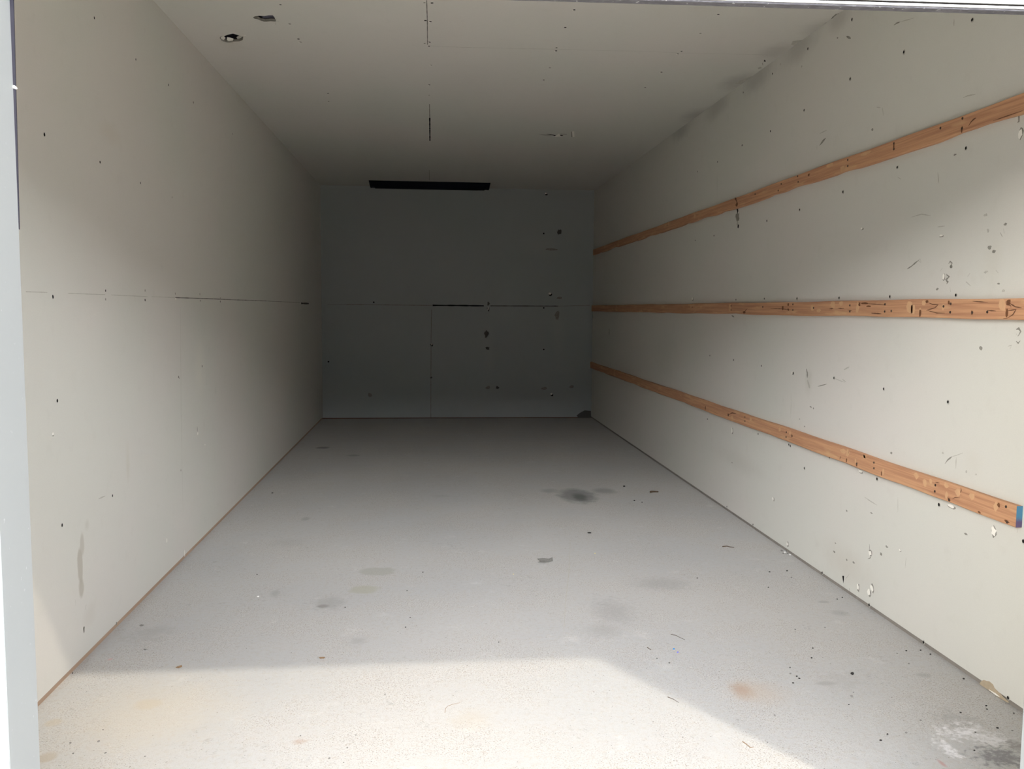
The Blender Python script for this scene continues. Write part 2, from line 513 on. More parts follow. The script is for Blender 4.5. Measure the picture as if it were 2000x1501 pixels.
# right wall: many exposed screw holes, scratches and gouges
bm = bmesh.new()
add_box(bm, W, W + 0.15, Y0, D, 0.017, H + 0.02)
for p in [(1899, 38.5), (1664, 38), (1765.5, 101.5), (1578, 95), (1660.5, 154), (1509, 144), (1570.5, 215), (1452, 180.6), (1505, 256), (1449.5, 283.5), (1401.5, 316),
          (1362, 335), (1886.6, 289), (1752.6, 326.5), (1646.5, 374.5), (1561.5, 409.5), (1498, 431), (1394.5, 460), (1358, 469),
          (1867, 576), (1738, 579), (1639, 581.5), (1556.6, 582.6), (1493, 583), (1437.5, 585), (1487, 714), (1629, 737.6), (1726, 759), (1851.6, 784.5),
          (1433, 702.6), (1386.5, 694), (1713, 934.7), (1834, 985), (1620, 892), (1540.8, 867.6), (1543.6, 870.2), (1481, 847), (1382, 818), (1549.5, 728.5),
          (1999, 1056.5), (1420, 989), (1471, 1024), (1606, 1118), (1697.6, 1181), (1804, 1253.6), (1969, 1362), (1571, 914)]:
    r = random.uniform(0.0052, 0.0066)
    blob(bm, 'R', *p, r, r * 0.95, DK, jit=.12)
    if p[0] > 1540: blob(bm, 'R', p[0] + .5, p[1] + .3, r * 1.5, r * 1.5, FT, lift=.0004)
for p in [(1704, 253), (1430, 903), (1589, 797), (1583.5, 794), (1732, 1067), (1886.6, 1042), (1702.5, 1001.5), (1654, 997), (1667.5, 1098), (1654, 1093), (1535, 1098),
          (1925, 420), (1964, 437.5), (1950.7, 553.5), (1960, 567.5), (1888, 920), (1907, 926), (1933.5, 483), (1930, 450), (1941.5, 491), (1831, 564.5), (1916, 680),
          (1636, 74), (1566, 130), (1524.5, 125), (1842, 884), (1741, 884), (1571.5, 832.5), (1562, 818), (1630, 1077), (1865, 302), (1926, 531), (1858, 521), (1721, 1082), (1632, 1060)]:
    blob(bm, 'R', *p, random.uniform(.005, .011), random.uniform(.003, .006), random.choice((GR, GR, FT)), jit=.35)
for p, ra, rb in [((1941, 1037), .013, .014), ((1699.5, 1079.5), .013, .010), ((1703, 1147.5), .013, .014), ((1697, 1156.5), .012, .013), ((1676, 1146), .008, .013), ((1538, 1061.5), .010, .010),
                  ((1510, 973.5), .014, .008), ((1430, 840.5), .009, .016), ((1683, 446), .010, .004), ((1993.5, 261), .009, .014), ((1547.5, 727.5), .006, .008), ((1352.5, 583), .016, .010),
                  ((1758, 1073.5), .006, .004), ((1680, 919.5), .018, .006), ((1858, 988), .018, .005), ((1847, 947), .006, .005), ((1838, 460), .010, .003), ((1843, 540.5), .006, .010)]:
    blob(bm, 'R', p[0] + .8, p[1] + 1.2, ra * 1.22, rb * 1.25, GR, lift=.0005, jit=.3)
    blob(bm, 'R', *p, ra, rb, WH, lift=.0009, jit=.3)
ppoly(bm, 'R', [(1645, 1124), (1649, 1124), (1648.5, 1132), (1647.5, 1139), (1646, 1130)], DK)
ppoly(bm, 'R', [(1988.5, 225), (1992, 224), (1991.5, 238), (1987, 240), (1989, 236)], GR)
for s, w, m in [([(1746, 49), (1752, 45), (1758.5, 42.7)], .007, GR), ([(1758.5, 42.7), (1786, 35)], .004, FT), ([(1863.5, 37), (1863.5, 51)], .008, FT), ([(1653.5, 71), (1662, 75)], .016, GR),
                ([(1881, 191), (1890, 187), (1905.5, 184)], .006, FT), ([(1723.5, 210), (1726, 226)], .006, FT), ([(1712, 209), (1720, 210)], .005, FT), ([(1601, 284), (1607, 276), (1613, 269.5)], .014, GR),
                ([(1596, 292), (1596, 283)], .010, FT), ([(1601, 261), (1615, 254)], .005, FT), ([(1832, 336), (1834, 358)], .008, FT), ([(1954, 454), (1958, 462)], .009, GR), ([(1960, 446), (1962, 456)], .006, FT),
                ([(1772, 525), (1780, 520), (1787, 514), (1795, 507.5)], .008, GR), ([(1794, 510), (1797, 505), (1799, 512), (1794, 510)], .006, FT), ([(1853, 515), (1856, 510), (1860, 514), (1857, 519), (1857.5, 523)], .008, GR),
                ([(1848, 535), (1854, 540), (1848, 546), (1852, 551), (1849, 554)], .014, GR), ([(1849, 534), (1848, 547)], .010, FT), ([(1855.5, 560), (1857, 570)], .006, FT), ([(1841, 523), (1836, 530)], .005, FT),
                ([(1985, 643), (1990, 641), (1994, 647), (1989, 656)], .010, GR), ([(1985, 651), (1988, 657)], .006, FT), ([(1985, 666), (1989, 670), (1993, 665)], .008, GR), ([(1969, 676), (1976, 674), (1973, 681)], .007, FT),
                ([(1575, 720), (1577, 728), (1577, 738)], .018, GR), ([(1577, 742), (1582, 758)], .022, FT), ([(1597.5, 754.3), (1606, 752), (1615, 749.6)], .006, GR), ([(1631, 739), (1641, 743), (1650, 746.5)], .005, FT),
                ([(1545, 767), (1545.5, 790), (1544, 816)], .004, FT), ([(1530, 777), (1529, 785)], .006, FT), ([(1846, 905), (1851, 898), (1860, 891)], .007, GR), ([(1860, 891), (1868, 889), (1881, 884)], .004, FT),
                ([(1868, 892), (1867, 915)], .006, FT), ([(1688.5, 970), (1700, 978), (1713, 986)], .006, FT), ([(1698.7, 1062), (1698.5, 1075)], .004, GR), ([(1703, 1082), (1700, 1089), (1695, 1091)], .006, GR),
                ([(1659, 1148), (1659, 1157)], .008, GR), ([(1675, 1158), (1674, 1168)], .003, WH), ([(1659.5, 1120), (1651, 1131)], .004, FT), ([(1987.5, 1032), (1986.5, 1040)], .006, FT), ([(1653, 746), (1645, 740)], .006, FT),
                ([(1754, 1000), (1754, 970)], .003, FT), ([(1780, 424), (1800, 418), (1818, 421)], .005, FT), ([(1831, 443), (1846, 441)], .005, FT), ([(1648, 722), (1659, 716), (1657, 720)], .008, FT),
                ([(1429, 616), (1434, 618.5)], .014, GR), ([(1439, 402), (1441, 412), (1440, 417)], .030, DK), ([(1437, 420), (1444, 428)], .060, GR), ([(1444, 415), (1443, 422)], .020, GR), ([(1442, 434), (1439, 438)], .04, FT),
                ([(1190, 640), (1190, 655)], .03, GR), ([(1158, 612), (1158, 623)], .015, DK), ([(1401, 337), (1401, 390)], .004, FT), ([(1760, 350), (1753, 345)], .004, FT), ([(1770, 1088), (1768, 1110)], .003, FT),
                ([(1890, 540), (1895, 533)], .006, FT), ([(1893, 555), (1887, 550), (1896, 558)], .006, FT), ([(1945, 527), (1950, 533)], .008, FT), ([(1702, 1139), (1706, 1150)], .008, GR), ([(1699, 1162), (1694, 1152)], .006, GR)]:
    stroke(bm, 'R', s, w * .8, m, step=0.012)
blob(bm, 'R', 1442, 441.5, .012, .012, DK)
# torn paper at the foot of the wall, near the door
ppoly(bm, 'R', [(1913, 1335), (1917, 1329), (1922, 1327), (1927, 1329), (1933, 1330), (1940, 1336), (1943, 1343), (1950, 1350), (1955, 1354), (1960, 1360), (1971, 1370), (1969, 1372), (1950, 1361), (1932, 1348)], TN)
stroke(bm, 'R', [(1932, 1346), (1945, 1355), (1953, 1360)], .006, WH, lift=.0012)
m_right = drywall('board_right', 'R', [
    (1579, 745, 20, 70, (0.48, 0.46, 0.41), 0.35, 0.9), (1650, 1100, 140, 110, (0.52, 0.48, 0.42), 0.35, 0.95), (1440, 900, 120, 60, (0.5, 0.48, 0.43), 0.3, 0.95),
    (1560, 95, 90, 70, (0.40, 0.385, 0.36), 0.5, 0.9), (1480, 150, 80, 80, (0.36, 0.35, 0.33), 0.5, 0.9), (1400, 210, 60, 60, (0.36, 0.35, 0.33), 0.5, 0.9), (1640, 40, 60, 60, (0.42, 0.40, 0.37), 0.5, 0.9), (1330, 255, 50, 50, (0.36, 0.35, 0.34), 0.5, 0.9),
    (1940, 510, 60, 140, (0.56, 0.54, 0.47), 0.3, 0.95), (1900, 900, 50, 80, (0.58, 0.55, 0.48), 0.25, 0.95), (1300, 700, 60, 200, (0.50, 0.49, 0.44), 0.2, 0.95)])
tag(finish('wall_right', bm, [m_right] + MARKS), kind='structure')

# back wall
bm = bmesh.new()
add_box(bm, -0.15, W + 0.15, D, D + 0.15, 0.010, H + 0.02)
stroke(bm, 'B', [(676, 594), (730, 594.6), (843, 596.2)], .008, GR, taper=False)
stroke(bm, 'B', [(640, 594), (676, 594)], .005, GR, taper=False)
stroke(bm, 'B', [(845, 596), (900, 596.4), (945, 597)], .014, DK, taper=False)
stroke(bm, 'B', [(958, 597), (1090, 597.5)], .010, SM, taper=False)
stroke(bm, 'B', [(1090, 597.5), (1152, 596)], .006, GR, taper=False)
stroke(bm, 'B', [(843, 604), (842, 660), (841.5, 815)], .007, GR, taper=False)
for p in [(730, 590), (1062, 601), (1062, 682), (641.6, 706), (952.6, 601.5), (1062, 455.6)]:
    blob(bm, 'B', *p, .009, .009, DK)
for p, ra, rb in [((1092.5, 453), .022, .028), ((950, 651.5), .022, .040), ((1088, 615), .025, .055), ((952, 680), .022, .015), ((1093, 581.5), .035, .012), ((953, 756.5), .03, .018), ((971.6, 756.5), .02, .016),
                  ((1063, 758), .03, .015), ((1116.5, 755), .025, .015), ((723, 771.6), .025, .025), ((1075, 486.6), .07, .012), ((843, 673), .014, .016), ((842, 737), .012, .012), ((954, 593), .012, .02)]:
    blob(bm, 'B', *p, ra, rb, SM if ra < .024 else GR, n=12, jit=.3)
for p, ra, rb in [((1074, 573), .016, .013), ((1077, 769), .012, .012), ((1066, 377.6), .012, .008), ((953.5, 602), .006, .020), ((843.5, 672), .005, .01)]:
    blob(bm, 'B', p[0] + 1, p[1] + 2, ra * 1.2, rb * 1.2, DK, lift=.0008)
    blob(bm, 'B', *p, ra, rb, WH, lift=.0014)
ppoly(bm, 'B', [(1126, 811), (1134, 805), (1142, 801), (1154, 802), (1154.5, 815), (1130, 815.5)], SM)
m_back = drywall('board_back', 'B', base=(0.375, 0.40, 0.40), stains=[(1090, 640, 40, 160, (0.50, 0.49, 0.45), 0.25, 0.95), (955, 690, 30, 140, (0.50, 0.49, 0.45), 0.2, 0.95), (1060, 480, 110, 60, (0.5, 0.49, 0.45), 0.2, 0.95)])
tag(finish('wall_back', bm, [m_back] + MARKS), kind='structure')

# ceiling: boards with two ragged holes broken through to the attic
HOLE_A = [(494, 34), (499, 31.5), (507, 30.5), (511, 31), (516, 31.5), (524, 30), (533, 30), (536, 34), (539, 40), (538, 42), (528, 41.5), (517, 42.5), (511, 41), (504, 38), (497, 36.5)]
HOLE_B = [(431, 71), (438, 70.5), (446, 67.5), (455, 65.5), (463, 68), (470, 70), (475, 72), (474, 78), (468, 80.5), (458, 81), (448, 82), (440, 81), (432, 78.5), (429, 74)]
bm = bmesh.new()
x0, x1, y0, y1 = -0.15, W + 0.15, Y0 - 0.18, D + 0.15
outer = [Vector((x0, y0)), Vector((x1, y0)), Vector((x1, y1)), Vector((x0, y1))]
loops = [[at('C', *p) for p in hole] for hole in (HOLE_A, HOLE_B)]
verts = outer[:]
edges = [(0, 1), (1, 2), (2, 3), (3, 0)]
for lp in loops:
    s = len(verts)
    verts += [Vector((p.x, p.y)) for p in lp]
    edges += [(s + i, s + (i + 1) % len(lp)) for i in range(len(lp))]
res = delaunay_2d_cdt(verts, edges, [], 1, 1e-6)


def inside(p, lp):
    c = False
    for i in range(len(lp)):
        a, b = lp[i], lp[i - 1]
        if (a.y > p.y) != (b.y > p.y) and p.x < (b.x - a.x) * (p.y - a.y) / (b.y - a.y) + a.x: c = not c
    return c


bv = [bm.verts.new((v.x, v.y, H)) for v in res[0]]
for f in res[2]:
    cen = sum((res[0][i] for i in f), Vector((0, 0))) / len(f)
    if any(inside(cen, lp) for lp in loops): continue
    nf = bm.faces.new([bv[i] for i in f])
    nf.normal_update()
    if nf.normal.z > 0: nf.normal_flip()
for lp in loops:                                         # board thickness round the holes
    for i in range(len(lp)):
        a, b = lp[i], lp[(i + 1) % len(lp)]
        q = bm.faces.new([bm.verts.new(p) for p in ((a.x, a.y, H), (b.x, b.y, H), (b.x, b.y, H + .0127), (a.x, a.y, H + .0127))])
        q.material_index = GR
# broken gypsum hanging in the second hole, paper edges round both
ppoly(bm, 'C', [(443, 74), (450, 75), (456, 77), (455, 81), (447, 82), (443, 80)], WH, -.004)
ppoly(bm, 'C', [(431, 74), (437, 72.5), (441, 76), (437, 80), (432, 78)], WH, -.005)
ppoly(bm, 'C', [(462, 75), (468, 71), (474, 74), (470, 77), (464, 79)], FT, -.006)
ppoly(bm, 'C', [(456, 78), (464, 79), (470, 78), (466, 81), (457, 81.5)], GR, -.004)
stroke(bm, 'C', [(432, 79), (445, 82.5), (455, 83.5)], .012, GR)
stroke(bm, 'C', [(474, 70), (481, 69)], .010, WH)
stroke(bm, 'C', [(497, 31.5), (510, 29.5)], .008, WH)
stroke(bm, 'C', [(508, 42.5), (530, 43)], .006, WH)
stroke(bm, 'C', [(538, 41.5), (545, 41.5)], .006, GR)
stroke(bm, 'C', [(538.5, 44), (538.5, 48)], .004, GR)
# joints
stroke(bm, 'C', [(833.5, 0), (834.5, 45), (835, 87)], .0030, SM, taper=False)
stroke(bm, 'C', [(836, 89), (900, 92), (1090, 96)], .004, FT, taper=False)
stroke(bm, 'C', [(1090, 96), (1250, 100), (1330, 103)], .003, FT, taper=False)
stroke(bm, 'C', [(1330, 103), (1500, 107)], .003, FT, taper=False)
stroke(bm, 'C', [(838.7, 203), (839.3, 230)], .006, GR, taper=False)
stroke(bm, 'C', [(839.3, 230), (839.7, 275)], .009, DK, taper=False)
stroke(bm, 'C', [(838.5, 332), (838.7, 352)], .007, FT, taper=False)
for p in [(829, 5), (844, 5.6), (831, 40), (840.7, 42), (829.5, 84.5), (838, 90), (839, 82), (842, 127), (838.6, 165.5), (838, 185.5), (1121.5, 19), (1104, 53.5), (1087, 93), (1086, 99), (1074, 132), (1062, 156),
          (1291.6, 140.7), (1260, 170.5), (1331, 100), (1324, 105), (1282, 289), (1403, 28), (1368, 65), (548, 9), (566, 46.5), (583, 76), (587, 82), (640.5, 182), (642, 198)]:
    r = random.uniform(.0048, .0068)
    blob(bm, 'C', *p, r, r * 1.2, DK if random.random() < .75 else GR)
    if random.random() < .4: blob(bm, 'C', p[0] - 1.5, p[1] + 1.2, r * .8, r, WH, lift=.0004)
# gouge with lifted paper further back
ppoly(bm, 'C', [(1051, 262), (1064, 261.5), (1076, 262.5), (1081, 264.5), (1069, 265.5), (1058, 263.5)], FT)
ppoly(bm, 'C', [(1066, 261.3), (1075, 261.6), (1082, 263), (1088, 264.2), (1089, 265), (1083, 265), (1077, 263.2)], DK, .001)
ppoly(bm, 'C', [(1092, 263), (1100, 263.7), (1099, 264.8), (1093, 265)], DK, .001)
ppoly(bm, 'C', [(1088, 263), (1092, 260.5), (1094, 264), (1096, 266), (1086, 267), (1083, 265.6)], WH, .0012)
ppoly(bm, 'C', [(1094, 261), (1107, 261.5), (1107, 262.4), (1095, 262)], GR, .001)
ppoly(bm, 'C', [(1117, 256.5), (1121.5, 256), (1122, 267), (1118, 267.5)], WH, .001)
ppoly(bm, 'C', [(1115.7, 256.5), (1117, 256.5), (1118, 267.5), (1116, 267)], GR, .001)
# ragged corner with the right wall
for pix, mi in [([(1545, 87), (1548, 80), (1560, 78), (1571, 77.5), (1575, 82), (1569, 88), (1552, 89)], FT), ([(1533, 103), (1540, 101.5), (1544, 103.5), (1537, 107)], FT),
                ([(1436, 163), (1445, 157), (1462, 150), (1478, 146), (1480, 150), (1466, 158), (1450, 165)], FT), ([(1606, 50), (1612, 44), (1620, 42), (1622, 49), (1612, 53)], FT),
                ([(1345, 243), (1352, 237), (1357, 236), (1354, 240), (1347, 244)], GR), ([(1376, 217), (1383, 215), (1380, 221)], FT), ([(1406, 193), (1416, 190), (1410, 197)], FT),
                ([(1493, 116), (1496, 119), (1494.5, 120.5), (1491.5, 119.5)], DK), ([(1480, 132), (1486, 130), (1488, 133), (1481, 135)], FT), ([(1588, 65), (1596, 58), (1592, 70), (1588, 72)], GR)]:
    ppoly(bm, 'C', pix, mi)
stroke(bm, 'C', [(1622, 42), (1627, 33), (1634, 27), (1642, 26), (1648, 23)], .009, GR)
stroke(bm, 'C', [(1490, 127), (1489, 122)], .008, GR)
stroke(bm, 'C', [(1338, 248), (1346, 242)], .008, GR)
m_ceil = drywall('board_ceiling', 'C', [
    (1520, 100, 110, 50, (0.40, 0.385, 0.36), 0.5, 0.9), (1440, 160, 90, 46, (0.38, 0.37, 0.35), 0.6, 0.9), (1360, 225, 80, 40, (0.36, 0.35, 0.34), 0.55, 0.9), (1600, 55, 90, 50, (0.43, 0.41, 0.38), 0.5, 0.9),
    (450, 85, 70, 40, (0.56, 0.53, 0.47), 0.3, 0.9)])
tag(finish('ceiling', bm, [m_ceil] + MARKS), kind='structure')
# attic above the boards, closed by the roof deck; insulation lies on the boards near the holes
bm = bmesh.new()
add_box(bm, x0, x1, y0, y1, H + 0.30, H + 0.40)
add_box(bm, x0, x0 + .05, y0, y1, H + .02, H + .30)
add_box(bm, x1 - .05, x1, y0, y1, H + .02, H + .30)
add_box(bm, x0, x1, y0, y0 + .05, H + .02, H + .30)
add_box(bm, x0, x1, y1 - .05, y1, H + .02, H + .30)
tag(finish('roof', bm, m_attic), kind='structure')
bm = bmesh.new()
pa, pb = at('C', 517, 36), at('C', 452, 74)
add_box(bm, pa.x - .02, pa.x + .35, pa.y + .05, pa.y + .09, H + .018, H + .26)
add_box(bm, pb.x - .3, pb.x + .35, pb.y + .16, pb.y + .20, H + .018, H + .26)
tag(finish('trim_2', bm, m_insul), kind='structure')

# sill plates: the brown strip under the boards
for nm, bx in (('baseboard_left', (-0.15, -0.006, Y0, D, 0, 0.0208)), ('baseboard_right', (W + 0.006, W + 0.15, Y0, D, 0, 0.0168)), ('baseboard_back', (-0.15, W + 0.15, D + 0.012, D + 0.15, 0, 0.0098))):
    bm = bmesh.new()
    add_box(bm, *bx)
    tag(finish(nm, bm, {'baseboard_left': m_sill, 'baseboard_right': m_sill_grey}.get(nm, m_crack)), kind='structure')

# front wall with the door opening; the jambs are its painted steel reveal
XL, XR = 0.387, 2.493
bm = bmesh.new()
YF = Y0 - 0.18
add_box(bm, -7.0, XL - 0.010, YF, Y0, -0.05, 2.9)
add_box(bm, XR + 0.010, 10.0, YF, Y0, -0.05, 2.9)
add_box(bm, XL - 0.010, XR + 0.010, YF, Y0 - .09, 2.15, 2.9)
tag(finish('wall_front', bm, m_facade), kind='structure')


def jamb(name, x, s):
    """s=+1: left jamb (room side towards +x)."""
    t = empty(name, (x, Y0, 0))
    bm = bmesh.new()
    xa, xb = sorted((0.0, -s * 0.010))
    add_box(bm, xa, xb, -0.122, 0.0, 0.0, 2.35)
    o = finish('reveal', bm, m_jamb, t)
    bm = bmesh.new()                                     # outer angle, a step back from the reveal
    xa, xb = sorted((-s * 0.0015, -s * 0.010))
    add_box(bm, xa, xb, -0.186, -0.1225, 0.0, 2.35)
    finish('corner_angle', bm, m_white_metal, t)
    tag(t, kind='structure')
    return t


jl = jamb('trim_1', XL, 1)
jamb('trim_3', XR, -1)
bm = bmesh.new()                                         # thin dark strip standing in for the shadow gap behind the left jamb near the top
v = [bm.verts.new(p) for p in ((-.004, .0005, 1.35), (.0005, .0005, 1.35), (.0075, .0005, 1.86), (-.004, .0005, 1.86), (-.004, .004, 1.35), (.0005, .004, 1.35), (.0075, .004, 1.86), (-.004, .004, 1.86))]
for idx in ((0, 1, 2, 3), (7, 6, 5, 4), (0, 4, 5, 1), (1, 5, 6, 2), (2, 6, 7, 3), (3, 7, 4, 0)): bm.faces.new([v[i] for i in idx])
finish('jamb_shade_strip', bm, flat('jamb_shade_dark', (0.045, 0.044, 0.058), 0.9, 0.1), jl)
bm = bmesh.new()                                         # paint drip on the jamb edge
bmesh.ops.create_icosphere(bm, subdivisions=2, radius=1.0)
for v in bm.verts: v.co = Vector((v.co.x * .0055 + .002, v.co.y * .003 + .001, v.co.z * .0035 + 1.617 - max(0, v.co.x) * .003))
finish('paint_blob', bm, m_white, jl, smooth=True)

# roll-up door, raised: slatted curtain, bottom bar and rubber seal show along the top edge
dr = empty('door_1', (0, Y0, 0))
ZD = lambda x: 1.8105 + (x - 1.295) * 0.0095             # underside of the seal, hanging slightly out of level


def bar(name, y0, y1, z0, z1, mat, xa=XL + .002, xb=XR - .002, bev=0.0):
    bm = bmesh.new()
    v = add_box(bm, xa, xb, y0, y1, z0, z1)
    for q in v: q.co.z += ZD(q.co.x)
    if bev: bmesh.ops.bevel(bm, geom=[e for e in bm.edges], offset=bev, segments=2, affect='EDGES')
    return finish(name, bm, mat, dr)


bar('weather_seal', -.024, .0, 0.0, .0034, m_rubber, bev=.001)
bar('bottom_bar', -.027, -.002, .0037, .0080, m_white_metal)
bar('shadow_gap_strip', -.0276, -.006, .0082, .0112, m_dark)
bm = bmesh.new()
prof = []
z = .0115
while z < .655:
    for dy, dz in ((-.030, .0), (-.034, .004), (-.034, .012), (-.030, .016), (-.026, .020)):
        prof.append((dy, z + dz))
    z += .022
ring = []
for x in (XL + .002, XR - .002):
    ring.append([bm.verts.new((x, dy, zz + ZD(x))) for dy, zz in prof] + [bm.verts.new((x, -.012, zz + ZD(x))) for dy, zz in (prof[-1], prof[0])])
n = len(ring[0])
for i in range(n):
    bm.faces.new((ring[0][i], ring[1][i], ring[1][(i + 1) % n], ring[0][(i + 1) % n]))
bm.faces.new(ring[0][::-1]); bm.faces.new(ring[1])
bmesh.ops.recalc_face_normals(bm, faces=bm.faces[:])
finish('curtain', bm, m_white_metal, dr)
tag(dr, kind='structure')

# concrete apron outside, where the camera stands
bm = bmesh.new()
add_box(bm, -30, 34, -5.5, Y0 - 0.181, -0.15, -0.004)
tag(finish('apron', bm, m_apron), kind='structure')
bm = bmesh.new()
add_box(bm, -30, 34, -12, -5.5, -0.15, -0.006)
tag(finish('ground', bm, flat('asphalt_drive', (0.07, 0.085, 0.11), 0.9, 0.2, vary=.2, scale=30)), kind='structure')
bm = bmesh.new()                                         # unseen row across the drive, added to block low sky and cool the light
add_box(bm, -30, 34, -12.5, -11.5, -0.05, 4.4)
tag(finish('wall_sky_blocker', bm, flat('sky_blocker_blue_grey', (0.07, 0.11, 0.19), 0.7, 0.2, vary=.1, scale=2)), kind='structure')

# ------------------------------------------------------------------ wooden rub rails on the right wall
def rail(name, label, ztop, zbot, y_near, y_far, nails, pales, knots, cracks, ragged, paint=False, seed=1):
    zc = (ztop + zbot) / 2
    t = empty(name, (W, y_far, zc))
    tag(t, label, 'rail')
    rnd = random.Random(seed)
    bm = bmesh.new()
    N = 110
    rows = []
    ph = [rnd.uniform(0, 6.28) for _ in range(4)]
    for i in range(N + 1):
        y = y_near + (y_far - y_near) * i / N
        wob = .0014 * math.sin(y * 3.1 + ph[0]) + .0010 * math.sin(y * 9.3 + ph[1])
        nick = ragged * (max(0, math.sin(y * 4.3 + ph[2])) ** 6 + .7 * max(0, math.sin(y * 7.9 + ph[3])) ** 10)
        zt, zb = ztop + wob, zbot + wob + nick
        xs = W - .019
        prof = [(xs, zb + .002), (xs, zt - .002), (xs + .002, zt), (W - .0003, zt), (W - .0003, zb), (xs + .002, zb)]
        rows.append([bm.verts.new((x - W, y - y_far, z_ - zc)) for x, z_ in prof])
    for i in range(N):
        for j in range(6):
            bm.faces.new((rows[i][j], rows[i][(j + 1) % 6], rows[i + 1][(j + 1) % 6], rows[i + 1][j]))
    bm.faces.new(rows[0]); bm.faces.new(rows[-1][::-1])
    bmesh.ops.recalc_face_normals(bm, faces=bm.faces[:])
    n_solid = len(bm.verts)
    bm.verts.ensure_lookup_table()
    for (p, ra, rb) in pales: blob(bm, 'T', *p, ra, rb, 1, n=8, jit=.3, lift=.0005)
    for (p, ra, rb) in knots: blob(bm, 'T', *p, ra, rb, 2, n=8, jit=.3, lift=.0007)
    for (pix, w) in cracks: stroke(bm, 'T', pix, w, 3, lift=.0009, step=.01)
    bm.verts.ensure_lookup_table()
    for v in bm.verts[n_solid:]:
        v.co -= Vector((W, y_far, zc))
        v.co.z = min(max(v.co.z, zbot - zc + .0015), ztop - zc - .0015)
    finish('board', bm, [m_pine, m_pale, m_knot, m_crack], t)
    for p in nails:
        q = at('T', *p)
        bm = bmesh.new()
        bmesh.ops.create_cone(bm, cap_ends=True, segments=12, radius1=.0048, radius2=.0036, depth=.002)
        o = finish('nail_head', bm, m_nail, t, loc=q - Vector((W, y_far, zc)) + Vector((-.0009, 0, 0)))
        o.rotation_euler = (0, -math.pi / 2, 0)
    if paint:
        bm = bmesh.new()
        add_box(bm, -.0192, -.0002, -.0012, .0, zbot - zc + .0005, ztop - zc - .0005)
        o = finish('painted_end', bm, m_endpaint, t, loc=(0, y_near - y_far - .0002, 0))
        o['label'] = 'sawn end painted blue above and purple below'
    return t


rail('wooden_rail', 'topmost of three reddish pine rails on right wall, slanting above eye level', 1.8556, 1.7946, Y0 + .01, 9.63,
     [(1558, 344), (1559, 355), (1746, 280), (1746, 291), (1880, 231), (1879, 251), (1526, 359), (1520, 372), (1837, 250), (1656, 312), (1656, 324), (1475, 379), (1436, 387), (1303, 440), (1246, 468)],
     [((1645, 330), .02, .012), ((1357, 422), .03, .012), ((1306, 436), .02, .02), ((1690, 300), .05, .006), ((1620, 322), .04, .01)],
     [((1580, 341), .010, .006), ((1439, 399), .018, .012), ((1746, 285), .006, .014), ((1437, 388), .014, .008), ((1879, 253), .004, .01)],
     [([(1892, 246), (1897, 238), (1902, 233), (1907, 230)], .006), ([(1880, 246), (1878.5, 258)], .003), ([(1436, 384), (1441, 398)], .01), ([(1940, 236), (1960, 229), (1998, 216)], .003)], .009, seed=3)
rail('wooden_rail', 'middle knotty pine rail on right wall, running level at mid height', 1.2484, 1.183, Y0 + .01, 9.67,
     [(1548.7, 594), (1548.7, 605), (1589, 601), (1728.7, 594), (1728, 608), (1741, 607), (1857, 593), (1856, 609.5), (1899, 610), (1928.5, 609), (1843, 598), (1428, 597), (1428, 605), (1490, 599), (1352, 600), (1660, 596), (1660, 608)],
     [((1626.8, 595), .02, .016), ((1642.5, 592), .02, .010), ((1675, 600), .014, .024), ((1777.5, 598.5), .022, .026), ((1587, 601), .016, .014), ((1599, 606), .02, .008), ((1958, 596), .016, .020), ((1804, 592), .014, .010),
      ((1783, 604), .014, .02), ((1426, 600), .016, .02), ((1350, 598), .02, .012), ((1369, 600), .016, .012), ((1797, 607), .008, .015), ((1842, 599), .008, .012)],
     [((1529, 601.5), .012, .012), ((1679, 594), .009, .009), ((1797.5, 611), .007, .014), ((1811, 588), .008, .006), ((1967, 610), .007, .014), ((1970, 590), .012, .010), ((1453.5, 609.5), .02, .006), ((1853, 590.5), .006, .008), ((1899, 610), .006, .007),
      ((1540, 595), .01, .008), ((1690, 592), .03, .004), ((1696, 598), .02, .003), ((1540, 604), .012, .006)],
     [([(1811, 590), (1822, 594), (1833, 594.5), (1826, 601), (1812, 605), (1810, 607)], .004), ([(1812, 606), (1830, 611), (1846, 611)], .003), ([(1688, 592.5), (1710, 593.5), (1730, 594)], .003), ([(1505, 602), (1530, 603), (1549, 605.5)], .003),
      ([(1702, 611), (1722, 612.5)], .005), ([(1968, 607), (1985, 604), (1979, 614), (1968, 621), (1960, 622)], .004), ([(1966, 588), (1984, 599), (1996, 601)], .004), ([(1967, 594), (1975, 597), (1975, 601)], .003), ([(1928, 606), (1946, 607)], .003),
      ([(1636, 601.5), (1649, 602.5)], .003), ([(1655, 605), (1665, 607)], .002), ([(1930, 590), (1900, 588)], .003), ([(1453, 610), (1460, 602)], .004), ([(1620, 603), (1628, 602)], .004)], .002, seed=5)
